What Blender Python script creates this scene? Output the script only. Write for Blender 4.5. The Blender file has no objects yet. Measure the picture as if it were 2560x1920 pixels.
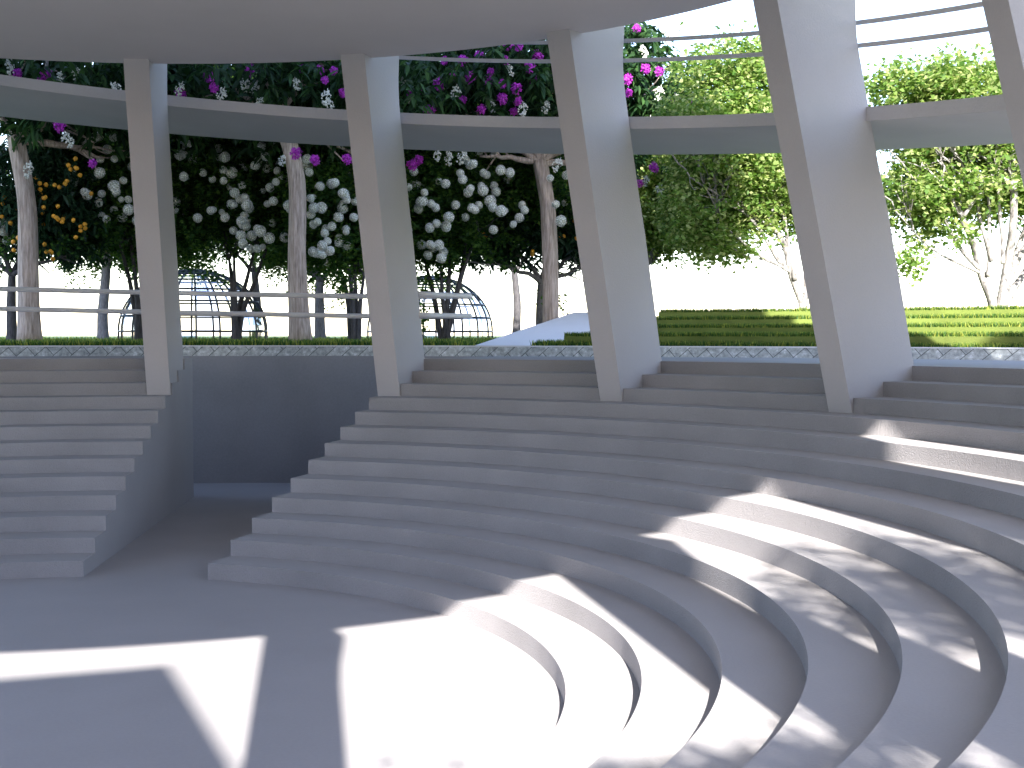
import bpy, math, random
import numpy as np
from mathutils import Vector

random.seed(7)
rng = np.random.default_rng(11)
U = 0.3                      # one riser height in metres; all plans below are in risers
PI = math.pi
scene = bpy.context.scene

# ------------------------------------------------------------------ camera
CAM = np.array([0.0, -56.691, 15.036])
YAW, PITCH = -0.47089, -0.03813
cd = bpy.data.cameras.new('camera'); cam = bpy.data.objects.new('camera', cd)
scene.collection.objects.link(cam); scene.camera = cam
cam.location = CAM * U
cam.rotation_euler = (PI / 2 + PITCH, 0, YAW)
cd.sensor_width = 36; cd.lens = 36 * 3161.96 / 2560
cd.clip_start = 0.1; cd.clip_end = 5000

# ------------------------------------------------------------------ light
SUN_AZ, SUN_EL = math.radians(-110.6), math.radians(31.5)
sdir = Vector((math.cos(SUN_AZ) * math.cos(SUN_EL), math.sin(SUN_AZ) * math.cos(SUN_EL), math.sin(SUN_EL)))
ld = bpy.data.lights.new('sun', 'SUN'); ld.energy = 4.4; ld.angle = math.radians(0.6); ld.color = (1.0, 0.95, 0.88)
sun = bpy.data.objects.new('sun', ld); scene.collection.objects.link(sun)
sun.rotation_euler = (-sdir).to_track_quat('-Z', 'Y').to_euler()
sun.location = (0, 0, 60)
w = bpy.data.worlds.new('World'); scene.world = w; w.use_nodes = True
nt = w.node_tree; bg = nt.nodes['Background']
sky = nt.nodes.new('ShaderNodeTexSky'); sky.sky_type = 'NISHITA'; sky.sun_disc = False
sky.sun_elevation = SUN_EL; sky.sun_rotation = math.radians(200.6)
sky.air_density = 1.0; sky.dust_density = 0.5; sky.ozone_density = 2.6
tint = nt.nodes.new('ShaderNodeMixRGB'); tint.blend_type = 'MULTIPLY'; tint.inputs[0].default_value = 1; tint.inputs[2].default_value = (1.12, 0.975, 0.93, 1)
nt.links.new(sky.outputs[0], tint.inputs[1]); nt.links.new(tint.outputs[0], bg.inputs[0]); bg.inputs[1].default_value = 0.145
scene.view_settings.view_transform = 'Standard'; scene.view_settings.look = 'None'
scene.view_settings.exposure = 2.33; scene.view_settings.gamma = 1.0
scene.cycles.max_bounces = 10; scene.cycles.diffuse_bounces = 6
scene.cycles.transparent_max_bounces = 24

# ------------------------------------------------------------------ materials
def mat(name):
    m = bpy.data.materials.new(name); m.use_nodes = True
    return m, m.node_tree.nodes, m.node_tree.links, m.node_tree.nodes['Principled BSDF']

def ramp(nodes, stops):
    r = nodes.new('ShaderNodeValToRGB'); e = r.color_ramp.elements
    e[0].position, e[0].color = stops[0][0], (*stops[0][1], 1)
    e[1].position, e[1].color = stops[-1][0], (*stops[-1][1], 1)
    for p, c in stops[1:-1]:
        n = e.new(p); n.color = (*c, 1)
    return r

def concrete(name, col, grain=55, bump=0.12, mott=0.05, rough=0.75):
    m, n, l, b = mat(name)
    tc = n.new('ShaderNodeTexCoord')
    a = n.new('ShaderNodeTexNoise'); a.inputs['Scale'].default_value = 0.55; a.inputs['Detail'].default_value = 6
    f = n.new('ShaderNodeTexNoise'); f.inputs['Scale'].default_value = grain; f.inputs['Detail'].default_value = 3
    l.new(tc.outputs['Object'], a.inputs['Vector']); l.new(tc.outputs['Object'], f.inputs['Vector'])
    mx = n.new('ShaderNodeMixRGB'); mx.inputs[0].default_value = 0.35
    l.new(a.outputs['Fac'], mx.inputs[1]); l.new(f.outputs['Fac'], mx.inputs[2])
    c0 = tuple(x * (1 - 2.2 * mott) for x in col); c1 = tuple(min(1, x * (1 + 2.2 * mott)) for x in col)
    r = ramp(n, [(0.3, c0), (0.7, c1)]); l.new(mx.outputs[0], r.inputs[0]); l.new(r.outputs[0], b.inputs['Base Color'])
    bp = n.new('ShaderNodeBump'); bp.inputs['Strength'].default_value = bump; bp.inputs['Distance'].default_value = 0.02
    l.new(f.outputs['Fac'], bp.inputs['Height']); l.new(bp.outputs[0], b.inputs['Normal'])
    b.inputs['Roughness'].default_value = rough; b.inputs['Specular IOR Level'].default_value = 0.25
    return m

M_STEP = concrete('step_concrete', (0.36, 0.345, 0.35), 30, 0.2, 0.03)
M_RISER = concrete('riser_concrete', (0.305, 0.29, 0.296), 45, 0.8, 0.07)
M_FLOOR = concrete('floor_concrete', (0.355, 0.34, 0.348), 22, 0.06, 0.03, 0.6)
M_PILLAR = concrete('pillar_concrete', (0.45, 0.43, 0.44), 28, 0.3, 0.02)
M_ROOF = concrete('roof_plaster', (0.62, 0.585, 0.57), 30, 0.12, 0.015)
M_RAMP = concrete('ramp_concrete', (0.53, 0.51, 0.52), 20, 0.3, 0.025)
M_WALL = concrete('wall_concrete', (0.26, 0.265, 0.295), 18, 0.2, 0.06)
M_RAIL = concrete('rail_paint', (0.62, 0.62, 0.64), 12, 0.02, 0.02, 0.4)
M_PATH = concrete('path_concrete', (0.78, 0.75, 0.74), 30, 0.15, 0.02)
M_COPE = concrete('coping_stone', (0.72, 0.73, 0.75), 40, 0.1, 0.03)

def stone_band():
    m, n, l, b = mat('parapet_stone')
    uv = n.new('ShaderNodeUVMap')
    mp = n.new('ShaderNodeMapping'); mp.inputs['Rotation'].default_value = (0, 0, math.radians(41))
    l.new(uv.outputs[0], mp.inputs[0])
    br = n.new('ShaderNodeTexBrick'); br.inputs['Scale'].default_value = 1.0
    br.inputs['Brick Width'].default_value = 0.82; br.inputs['Row Height'].default_value = 0.34
    br.inputs['Mortar Size'].default_value = 0.012; br.inputs['Mortar Smooth'].default_value = 0.3
    br.inputs['Color1'].default_value = (0.46, 0.48, 0.50, 1); br.inputs['Color2'].default_value = (0.58, 0.60, 0.62, 1)
    br.inputs['Mortar'].default_value = (0.13, 0.14, 0.15, 1)
    l.new(mp.outputs[0], br.inputs[0])
    no = n.new('ShaderNodeTexNoise'); no.inputs['Scale'].default_value = 6; no.inputs['Detail'].default_value = 8; no.inputs['Roughness'].default_value = 0.7
    l.new(uv.outputs[0], no.inputs[0])
    r = ramp(n, [(0.35, (0.45, 0.48, 0.5)), (0.55, (0.95, 1, 1)), (0.70, (1.7, 1.7, 1.75))]); l.new(no.outputs['Fac'], r.inputs[0])
    mx = n.new('ShaderNodeMixRGB'); mx.blend_type = 'MULTIPLY'; mx.inputs[0].default_value = 1
    l.new(br.outputs[0], mx.inputs[1]); l.new(r.outputs[0], mx.inputs[2]); l.new(mx.outputs[0], b.inputs['Base Color'])
    b.inputs['Roughness'].default_value = 0.55
    return m
M_STONE = stone_band()

def leaf_mat(name, stops, trans=0.35, rough=0.45, tcol=None):
    m, n, l, b = mat(name)
    g = n.new('ShaderNodeNewGeometry')
    r = ramp(n, stops); l.new(g.outputs['Random Per Island'], r.inputs[0])
    l.new(r.outputs[0], b.inputs['Base Color']); b.inputs['Roughness'].default_value = rough
    b.inputs['Specular IOR Level'].default_value = 0.18
    t = n.new('ShaderNodeBsdfTranslucent'); hs = n.new('ShaderNodeHueSaturation')
    hs.inputs['Value'].default_value = 2.2; hs.inputs['Saturation'].default_value = 1.1; hs.inputs['Hue'].default_value = 0.485
    l.new(r.outputs[0], hs.inputs['Color']); l.new(hs.outputs[0], t.inputs[0])
    mx = n.new('ShaderNodeMixShader'); mx.inputs[0].default_value = trans
    l.new(b.outputs[0], mx.inputs[1]); l.new(t.outputs[0], mx.inputs[2])
    l.new(mx.outputs[0], n['Material Output'].inputs['Surface'])
    return m
L_BIG = leaf_mat('broad_leaf', [(0, (0.011, 0.030, 0.012)), (0.6, (0.020, 0.052, 0.018)), (1, (0.045, 0.10, 0.028))], 0.25, 0.45)
L_SNOW = leaf_mat('snowball_leaf', [(0, (0.016, 0.045, 0.014)), (0.6, (0.04, 0.095, 0.024)), (1, (0.10, 0.18, 0.04))], 0.6)
L_LOQ = leaf_mat('fruit_tree_leaf', [(0, (0.012, 0.034, 0.02)), (1, (0.03, 0.07, 0.032))], 0.2, 0.35)
L_GREEN = leaf_mat('green_leaf', [(0, (0.03, 0.075, 0.02)), (1, (0.10, 0.17, 0.04))], 0.55)
L_MAPLE = leaf_mat('bright_leaf', [(0, (0.06, 0.13, 0.025)), (0.55, (0.15, 0.23, 0.06)), (1, (0.36, 0.40, 0.18))], 0.45, 0.4)
L_GRASS = leaf_mat('grass_blade', [(0, (0.025, 0.07, 0.02)), (0.6, (0.07, 0.14, 0.025)), (1, (0.36, 0.38, 0.08))], 0.35)

def bark(name, c0, c1, sx=9.0, sz=0.9, bump=0.6):
    m, n, l, b = mat(name)
    tc = n.new('ShaderNodeTexCoord'); mp = n.new('ShaderNodeMapping'); mp.inputs['Scale'].default_value = (sx, sx, sz)
    l.new(tc.outputs['Object'], mp.inputs[0])
    no = n.new('ShaderNodeTexNoise'); no.inputs['Scale'].default_value = 1.6; no.inputs['Detail'].default_value = 7; no.inputs['Roughness'].default_value = 0.65
    l.new(mp.outputs[0], no.inputs[0])
    r = ramp(n, [(0.32, c0), (0.66, c1)]); l.new(no.outputs['Fac'], r.inputs[0]); l.new(r.outputs[0], b.inputs['Base Color'])
    bp = n.new('ShaderNodeBump'); bp.inputs['Strength'].default_value = bump; bp.inputs['Distance'].default_value = 0.05
    l.new(no.outputs['Fac'], bp.inputs['Height']); l.new(bp.outputs[0], b.inputs['Normal'])
    b.inputs['Roughness'].default_value = 0.8
    return m
B_PALE = bark('pale_stripy_bark', (0.20, 0.15, 0.125), (0.56, 0.46, 0.40))
B_DARK = bark('dark_bark', (0.030, 0.028, 0.032), (0.085, 0.08, 0.085), 14, 3)
B_GREY = bark('grey_bark', (0.09, 0.09, 0.10), (0.24, 0.23, 0.24), 14, 3)
B_MAPLE = bark('light_grey_bark', (0.035, 0.033, 0.035), (0.34, 0.32, 0.30), 5, 2.2, 0.4)

def plain(name, col, rough=0.6, trans=0.0):
    m, n, l, b = mat(name)
    g = n.new('ShaderNodeNewGeometry')
    r = ramp(n, [(0, tuple(x * 0.72 for x in col)), (1, tuple(min(1, x * 1.2) for x in col))])
    l.new(g.outputs['Random Per Island'], r.inputs[0]); l.new(r.outputs[0], b.inputs['Base Color'])
    b.inputs['Roughness'].default_value = rough
    if trans:
        t = n.new('ShaderNodeBsdfTranslucent'); l.new(r.outputs[0], t.inputs[0])
        mx = n.new('ShaderNodeMixShader'); mx.inputs[0].default_value = trans
        l.new(b.outputs[0], mx.inputs[1]); l.new(t.outputs[0], mx.inputs[2]); l.new(mx.outputs[0], n['Material Output'].inputs['Surface'])
    return m
F_WHITE = plain('white_petal', (0.92, 0.94, 0.90), 0.6, 0.15)
F_MAG = plain('magenta_petal', (0.56, 0.05, 0.56), 0.6, 0.3)
F_BUD = plain('bud_white', (0.62, 0.62, 0.55))
F_CORE = plain('flower_core', (0.34, 0.37, 0.28))
F_ORANGE = plain('orange_fruit', (0.72, 0.34, 0.03), 0.4)
M_FRAME = plain('dark_frame_metal', (0.012, 0.02, 0.026), 0.4)

def ground_mat():
    m, n, l, b = mat('lawn')
    no = n.new('ShaderNodeTexNoise'); no.inputs['Scale'].default_value = 0.7; no.inputs['Detail'].default_value = 8
    tc = n.new('ShaderNodeTexCoord'); l.new(tc.outputs['Object'], no.inputs[0])
    r = ramp(n, [(0.3, (0.022, 0.055, 0.018)), (0.7, (0.06, 0.115, 0.028))]); l.new(no.outputs['Fac'], r.inputs[0])
    l.new(r.outputs[0], b.inputs['Base Color']); b.inputs['Roughness'].default_value = 0.9
    return m
M_LAWN = ground_mat()

def glass_mat():
    m, n, l, b = mat('dome_glass')
    tr = n.new('ShaderNodeBsdfTransparent'); g2 = n.new('ShaderNodeNewGeometry'); rr = ramp(n, [(0, (0.42, 0.50, 0.85)), (0.10, (0.50, 0.60, 0.90)), (0.16, (0.95, 0.975, 0.99)), (1, (0.97, 0.99, 1))]); l.new(g2.outputs['Random Per Island'], rr.inputs[0]); l.new(rr.outputs[0], tr.inputs[0])  # a few panes tinted blue in place of reflections
    gl = n.new('ShaderNodeBsdfGlossy'); gl.inputs['Roughness'].default_value = 0.02
    fr = n.new('ShaderNodeFresnel'); fr.inputs[0].default_value = 1.5
    mx = n.new('ShaderNodeMixShader'); ml = n.new('ShaderNodeMath'); ml.operation = 'MULTIPLY'; ml.inputs[1].default_value = 0.5; l.new(fr.outputs[0], ml.inputs[0]); l.new(ml.outputs[0], mx.inputs[0]); l.new(tr.outputs[0], mx.inputs[1]); l.new(gl.outputs[0], mx.inputs[2])
    l.new(mx.outputs[0], n['Material Output'].inputs['Surface'])
    return m
M_GLASS = glass_mat()
M_TERR = concrete('terrace_turf', (0.125, 0.16, 0.036), 60, 0.6, 0.15, 0.9)

# ------------------------------------------------------------------ mesh helpers
class MB:
    def __init__(s): s.v = []; s.f = []; s.n = 0
    def add(s, v, f):
        v = np.asarray(v, float).reshape(-1, 3)
        s.v.append(v); s.f += [tuple(int(i) + s.n for i in q) for q in f]; s.n += len(v)
    def build(s, name, m, parent=None, smooth=False, origin=None):
        v = np.concatenate(s.v) * U
        o0 = np.zeros(3) if origin is None else np.asarray(origin, float) * U
        me = bpy.data.meshes.new(name); me.from_pydata((v - o0).tolist(), [], s.f); me.update()
        me.materials.append(m)
        if smooth: me.polygons.foreach_set('use_smooth', [True] * len(me.polygons))
        o = bpy.data.objects.new(name, me); scene.collection.objects.link(o)
        if parent is not None:
            o.parent = parent; o.location = Vector(o0) - parent.location
        else: o.location = o0
        return o

def quads_mesh(name, V, m, parent=None, origin=None, k=4):
    """V: (n,k,3) polygons with k corners, in riser units"""
    n = len(V); v = V.reshape(-1, 3) * U
    o0 = np.zeros(3) if origin is None else np.asarray(origin, float) * U
    me = bpy.data.meshes.new(name); me.vertices.add(n * k); me.vertices.foreach_set('co', (v - o0).astype(np.float32).ravel())
    me.loops.add(n * k); me.loops.foreach_set('vertex_index', np.arange(n * k, dtype=np.int32))
    me.polygons.add(n); me.polygons.foreach_set('loop_start', np.arange(0, n * k, k, dtype=np.int32))
    me.polygons.foreach_set('loop_total', np.full(n, k, dtype=np.int32))
    me.update(calc_edges=True); me.materials.append(m)
    o = bpy.data.objects.new(name, me); scene.collection.objects.link(o)
    if parent is not None: o.parent = parent; o.location = Vector(o0) - parent.location
    else: o.location = o0
    return o

def tag(o, label, cat, group=None):
    o['label'] = label; o['category'] = cat
    if group: o['group'] = group
    return o
def struct(o): o['kind'] = 'structure'; return o
def stuff(o, label, cat): o['kind'] = 'stuff'; o['label'] = label; o['category'] = cat; return o
def empty(name, loc, label, cat, group=None):
    o = bpy.data.objects.new(name, None); scene.collection.objects.link(o)
    o.location = np.asarray(loc, float) * U; o.empty_display_size = 0.3
    return tag(o, label, cat, group)

def pol(r, deg, z): return (r * math.cos(math.radians(deg)), r * math.sin(math.radians(deg)), z)

def tube(mb, P, R, m=8, cap=True, flute=0.0, nf=5, ph=0.0):
    P = np.asarray(P, float); R = np.broadcast_to(np.asarray(R, float), (len(P),)); n = len(P)
    T = np.gradient(P, axis=0); T /= np.linalg.norm(T, axis=1)[:, None] + 1e-9
    up = np.array([0, 0, 1.0]) if abs(T[0, 2]) < 0.8 else np.array([1.0, 0, 0])
    A = np.cross(T, up); A /= np.linalg.norm(A, axis=1)[:, None] + 1e-9; Bv = np.cross(T, A)
    a = np.linspace(0, 2 * PI, m, endpoint=False)
    rr = R[:, None] * (1 + flute * np.sin(nf * a[None, :] + ph + np.arange(n)[:, None] * 0.25) + 0.6 * flute * np.sin(2 * a[None, :] - ph + np.arange(n)[:, None] * 0.17))
    V = P[:, None] + rr[..., None] * (np.cos(a)[None, :, None] * A[:, None] + np.sin(a)[None, :, None] * Bv[:, None])
    f = [(i * m + j, i * m + (j + 1) % m, (i + 1) * m + (j + 1) % m, (i + 1) * m + j) for i in range(n - 1) for j in range(m)]
    if cap: f += [tuple(range(m))[::-1], tuple(range((n - 1) * m, n * m))]
    mb.add(V.reshape(-1, 3), f)

def sweep(mb, sections, closed_ends=True):
    """list of equally long closed cross-sections (n,k,3)"""
    S = np.asarray(sections, float); n, k = S.shape[:2]
    f = [(i * k + j, i * k + (j + 1) % k, (i + 1) * k + (j + 1) % k, (i + 1) * k + j) for i in range(n - 1) for j in range(k)]
    if closed_ends: f += [tuple(range(k))[::-1], tuple(range((n - 1) * k, n * k))]
    mb.add(S.reshape(-1, 3), f)

# pixel column + distance -> place on the garden plan (risers); height seen at a pixel row
FW = np.array([math.sin(-YAW), math.cos(-YAW)]); RT = np.array([math.cos(-YAW), -math.sin(-YAW)])
FPX = 3161.96
def at(u, v, D):
    # exact inverse of the pinhole for a point at distance D along the level view axis
    x = (u - 1280) / FPX; y = (960 - v) / FPX
    cp, sp = math.cos(PITCH), math.sin(PITCH)
    fy = cp - y * sp; fz = sp + y * cp; t = D / fy
    p = CAM[:2] + FW * D + RT * (x * t)
    return np.array([p[0], p[1], CAM[2] + fz * t])

# ------------------------------------------------------------------ amphitheatre plan
NR = 13
def rk(k): return 27.855 + 2.9323 * k + 0.2114 * min(max(k - 9, 0), 1)
PA = [27.4 + 20 * (3 - i) for i in range(1, 19)]       # pillar bearings, 20 degrees apart
def left_end(r): return 67.4 + math.degrees(math.asin(-1.12 / r))
def right_end(r): return 47.4 + math.degrees(math.asin(0.56 / r))
PT = [(-180, 79), (-60, 84), (-10, 90), (3, 88.7), (10, 87), (20, 84.5), (28, 82), (38, 80), (46, 78.6), (55, 79), (180, 79)]
def rp(deg):
    d = (deg + 180) % 360 - 180
    return float(np.interp(d, [a for a, b in PT], [b for a, b in PT]))

# floor of the arena, passage and moat
mb = MB(); n = 180
mb.add([pol(80, i * 360 / n, 0) for i in range(n)], [tuple(range(n))])
struct(mb.build('floor', M_FLOOR))

def seating(a_fn, b_fn, outer_fn, label):
    root = empty('seating_block', pol(40, (a_fn(40) + b_fn(40)) / 2, 0), label, 'stepped seating')
    for k in range(NR):
        r0, last = rk(k), k == NR - 1
        N = 170
        mbk = MB(); V = []
        for i in range(N + 1):
            t = i / N
            th0 = a_fn(r0) + (b_fn(r0) - a_fn(r0)) * t
            r1 = rk(k + 1)
            th1 = a_fn(r1) + (b_fn(r1) - a_fn(r1)) * t
            if last:
                r1 = outer_fn(a_fn(66) + (b_fn(66) - a_fn(66)) * t); th1 = a_fn(r1) + (b_fn(r1) - a_fn(r1)) * t
            V += [pol(r0, th0, k if k else 0), pol(r0, th0, k + 1), pol(r1, th1, k + 1), pol(r1, th1, 0), pol(r0, th0, 0)]
        F = []
        for i in range(N):
            a, b = i * 5, i * 5 + 5
            F += [(a, a + 1, b + 1, b), (a + 1, a + 2, b + 2, b + 1)]
            if last: F.append((a + 2, a + 3, b + 3, b + 2))
        for e in (0, N * 5):
            q = (e + 4, e + 1, e + 2, e + 3); F.append(q if e == 0 else q[::-1])
        mbk.add(V, F)
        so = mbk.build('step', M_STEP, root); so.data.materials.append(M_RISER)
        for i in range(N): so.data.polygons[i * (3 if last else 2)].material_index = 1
    return root
seating(left_end, lambda r: 226.0, lambda d: 67.3, 'wide concrete seating steps left of the sunken passage')
def outer_right(d): return float(np.interp(d, [-130, 44.6, 46.2, 48.2], [0, 0, 1, 1])) * (67.2 - (rp(d) + 0.2)) + rp(d) + 0.2
seating(right_end, lambda r: -131.0, outer_right, 'long curved concrete seating steps sweeping right of the passage')

# ring wall behind the moat, stone band on top, coping
def ring(name, m, ri, ro, z0, z1, parent=None, uv=False, a0=-180.0, a1=180.0, N=240):
    mb = MB(); S = []
    for i in range(N + 1):
        d = a0 + (a1 - a0) * i / N; r = rp(d)
        S.append([pol(r + ri, d, z0), pol(r + ri, d, z1), pol(r + ro, d, z1), pol(r + ro, d, z0)])
    sweep(mb, S, a1 - a0 < 359)
    o = mb.build(name, m, parent)
    if uv:
        me = o.data; lay = me.uv_layers.new(name='UVMap')
        for p in me.polygons:
            for li in p.loop_indices:
                vi = me.loops[li].vertex_index; i = vi // 4
                lay.data[li].uv = ((a0 + (a1 - a0) * i / N) * PI / 180 * 80 * U, me.vertices[vi].co.z + o.location.z)
    return o
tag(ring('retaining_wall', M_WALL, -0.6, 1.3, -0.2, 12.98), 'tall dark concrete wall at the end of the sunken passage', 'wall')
pw = empty('parapet', pol(79, 50, 13), 'low grey stone parapet with diagonal joints along the garden edge', 'parapet')
ring('stone_band', M_STONE, -0.1, 1.0, 12.985, 13.93, pw, True)
ring('coping', M_COPE, -0.2, 1.1, 13.935, 14.05, pw)

# ------------------------------------------------------------------ pillars
PROF = [(57.3, 9.9), (49.72, 36.9), (49.72, 39.6), (57.5, 39.6), (57.36, 38), (57.2, 36.4), (57.22, 35.4), (57.36, 34.2), (57.62, 33.1), (58.0, 31.8), (58.6, 29.6),
        (59.6, 26.2), (60.6, 23.2), (61.4, 20.3), (62.0, 18.2), (63.4, 13.1), (64.2, 9.9)]
PLAB = ['leaning concrete pillar on the seating left of the passage, farthest left in view',
        'leaning concrete pillar standing right beside the dark passage wall on its right',
        'leaning concrete pillar in front of the concrete garden ramp and the fruit tree',
        'broad leaning concrete pillar right of the shaded grass terraces',
        'leaning concrete pillar cut off by the upper right edge of the view']
def make_pillar():
    mb = MB(); k = len(PROF); hw = 0.98
    V = [(r, -hw, z - 9.9) for r, z in PROF] + [(r, hw, z - 9.9) for r, z in PROF]
    V = [(x - 57.3, y, z) for x, y, z in V]
    F = [tuple(range(k)), tuple(range(k, 2 * k))[::-1]] + [(i, i + k, (i + 1) % k + k, (i + 1) % k) for i in range(k)]
    mb.add(V, F); return mb
proto = make_pillar().build('pillar', M_PILLAR)
for i, d in enumerate(PA):
    o = proto if i == 0 else proto.copy()
    if i: scene.collection.objects.link(o)
    o.location = np.array(pol(57.3, d, 9.9)) * U; o.rotation_euler = (0, 0, math.radians(d))
    tag(o, PLAB[i] if i < 5 else 'leaning concrete pillar of the ring, out of view around the arena', 'pillar', 'leaning pillars carrying the round roof')

# ------------------------------------------------------------------ roof: slab, plus an unseen upper part and dome added to cast shade
rf = empty('roof', (0, 0, 36.75), 'wide round concrete roof slab over the arena, seen from below', 'roof')
mb = MB(); N = 240; RR = 51.45
a = [i * 360 / N for i in range(N)]
mb.add([pol(RR, d, 36.75) for d in a] + [pol(RR, d, 38.6) for d in a],
       [tuple(range(N))[::-1], tuple(range(N, 2 * N))] + [(i, (i + 1) % N, N + (i + 1) % N, N + i) for i in range(N)])
mb.build('roof_slab', M_ROOF, rf)
mb = MB()
def turned(mb, prof, N2=96):
    k = len(prof); V = [pol(r, i * 360 / N2, z) for r, z in prof for i in range(N2)]
    mb.add(V, [(j * N2 + i, j * N2 + (i + 1) % N2, (j + 1) * N2 + (i + 1) % N2, (j + 1) * N2 + i) for j in range(k - 1) for i in range(N2)] + [tuple(range((k - 1) * N2, k * N2)), tuple(range(N2))[::-1]])
turned(mb, [(49.0, 38.62), (49.0, 46.2)]); mb.build('shade_drum', M_ROOF, rf, False)
mb = MB(); turned(mb, [(64, 46.22), (64, 47.6)] + [(63.5 * math.cos(q), 47.6 + 78 * math.sin(q)) for q in np.linspace(0.03, 1.5, 14)]); mb.build('dome', M_ROOF, rf, True)  # added out of view; overhang sized to shade ramp, pillars and garden trees

# ------------------------------------------------------------------ spiral ramp around the pillars
def zr(d): return 31.85 + 0.0945 * (d - 27.4)
rampo = empty('spiral_ramp', pol(60, 40, 32), 'wide curved concrete ramp rising to the left behind the pillars', 'ramp')
mb = MB(); S = []
for i in range(221):
    d = -28 + i * 0.75; z = zr(d)
    S.append([pol(58.35, d, z - 0.9), pol(58.35, d, z), pol(58.8, d, z), pol(58.85, d, z - 0.25), pol(74.6, d, z - 0.25), pol(74.65, d, z), pol(75.1, d, z), pol(75.1, d, z - 0.9)])
sweep(mb, S); mb.build('ramp_deck', M_RAMP, rampo)
for r_, h_, sl in ((57.75, 4.38, 0.109), (57.75, 5.86, 0.109)):
    mb = MB(); S = []
    for i in range(221):
        d = -28 + i * 0.75; z = 31.8 + h_ + sl * (d - 27.4)
        S.append([pol(r_, d, z - 0.27), pol(r_, d, z), pol(r_ + 0.22, d, z), pol(r_ + 0.22, d, z - 0.27)])
    sweep(mb, S); mb.build('handrail', M_RAMP, rampo)

# ------------------------------------------------------------------ tubular rail round the moat
lr = empty('railing', pol(69, 56, 14), 'pair of white tubular rails bending back beside the passage', 'railing')
for z0, s in ((18.84, 0.0222), (17.02, 0.0228)):
    P = []
    for d in np.arange(100, 51.5, -1.5): P.append(pol(68.0, d, z0 + s * (d - 60)))
    e = z0 + s * -9
    for r_, d in ((68.3, 50.2), (68.7, 48.6), (69.2, 47.0), (69.7, 45.6), (69.95, 45.0), (69.75, 44.75), (69.2, 44.72), (67.8, 45.05), (66.2, 45.5), (64.2, 46.0), (62.0, 46.55)):
        P.append(pol(r_, d, e + 0.02))
    mb = MB(); tube(mb, P, 0.24, 10); mb.build('rail', M_RAIL, lr, True)

# ------------------------------------------------------------------ garden ground, grass terraces, concrete path
mb = MB(); S = []; N = 180
radii = [1.2, 20, 60, 200, 900, 8000]
V = []
for i in range(N):
    d = -180 + i * 360 / N
    V += [pol(rp(d) + r, d, 13.98) for r in radii]
q = len(radii)
mb.add(V, [(i * q + j, i * q + j + 1, ((i + 1) % N) * q + j + 1, ((i + 1) % N) * q + j) for i in range(N) for j in range(q - 1)])
struct(mb.build('ground', M_LAWN))
# path: a sloping slab
pa = [at(1187, 862.5, 132), at(1374, 862.5, 130), at(1590, 778, 158), at(1436, 778, 162)]
pa[0][2] = pa[1][2] = 14.03; pa[2][2] = pa[3][2] = 18.05
more = [pa[3] + np.array([*(FW * 25), 0]), pa[2] + np.array([*(FW * 25), 0])]
mb = MB(); top = [pa[0], pa[1], pa[2], more[1], more[0], pa[3]]
V = [np.array(p) for p in top] + [np.array([p[0], p[1], 13.5]) for p in top]
F = [(0, 1, 2, 5), (5, 2, 3, 4)] + [(i, 6 + i, 6 + (i + 1) % 6, (i + 1) % 6) for i in range(6)]
mb.add(V, F); struct(mb.build('path', M_PATH))
lo = [at(-260, 862, 134), at(28, 862, 134), at(2, 856, 150), at(-260, 856, 150)]
mb = MB(); mb.add([(p[0], p[1], 13.7) for p in lo] + [(p[0], p[1], 14.3) for p in lo], [(4, 5, 6, 7), (0, 1, 5, 4), (1, 2, 6, 5), (2, 3, 7, 6), (3, 0, 4, 7)])
struct(mb.build('path', M_PATH))
# terraces
TZ = [14.98, 15.84, 16.72, 17.62]
def t_r(j, d): return rp(d) + 2.2 + 5.5 * j
TA = [40.8, 39.4, 38.5, 37.9]
for j in range(4):
    mb = MB(); S = []
    for i in range(121):
        d = TA[j] - i * (TA[j] + 27) / 120
        S.append([pol(t_r(j, d), d, 13.6 + j * 0.02), pol(t_r(j, d), d, TZ[j]), pol(t_r(3, d) + 82 - 3 * j, d, TZ[j]), pol(t_r(3, d) + 82 - 3 * j, d, 13.6 + j * 0.02)])
    sweep(mb, S); struct(mb.build('grass_terrace', M_TERR))

def blades(P, h, wd):
    n = len(P); a = rng.uniform(0, 2 * PI, n)
    dx = np.stack([np.cos(a), np.sin(a), np.zeros(n)], 1) * (wd * rng.uniform(.6, 1.3, n))[:, None]
    b = rng.uniform(0, 2 * PI, n)
    tip = np.stack([np.cos(b) * .35, np.sin(b) * .35, np.ones(n)], 1) * (h * rng.uniform(.55, 1.25, n))[:, None]
    return np.stack([P - dx, P + dx, P + tip], 1)
G = []
# lawn between the parapet and the far trees
n = 52000
d = rng.uniform(24, 86, n); r = np.array([rp(x) for x in d]) + 1.6 + rng.power(1.4, n) * 75
r = np.where(rng.random(n) < .35, np.array([rp(x) for x in d]) + 1.4 + rng.random(n) * 5, r)
Pn = np.stack([r * np.cos(np.radians(d)), r * np.sin(np.radians(d)), np.full(n, 13.95)], 1)
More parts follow.
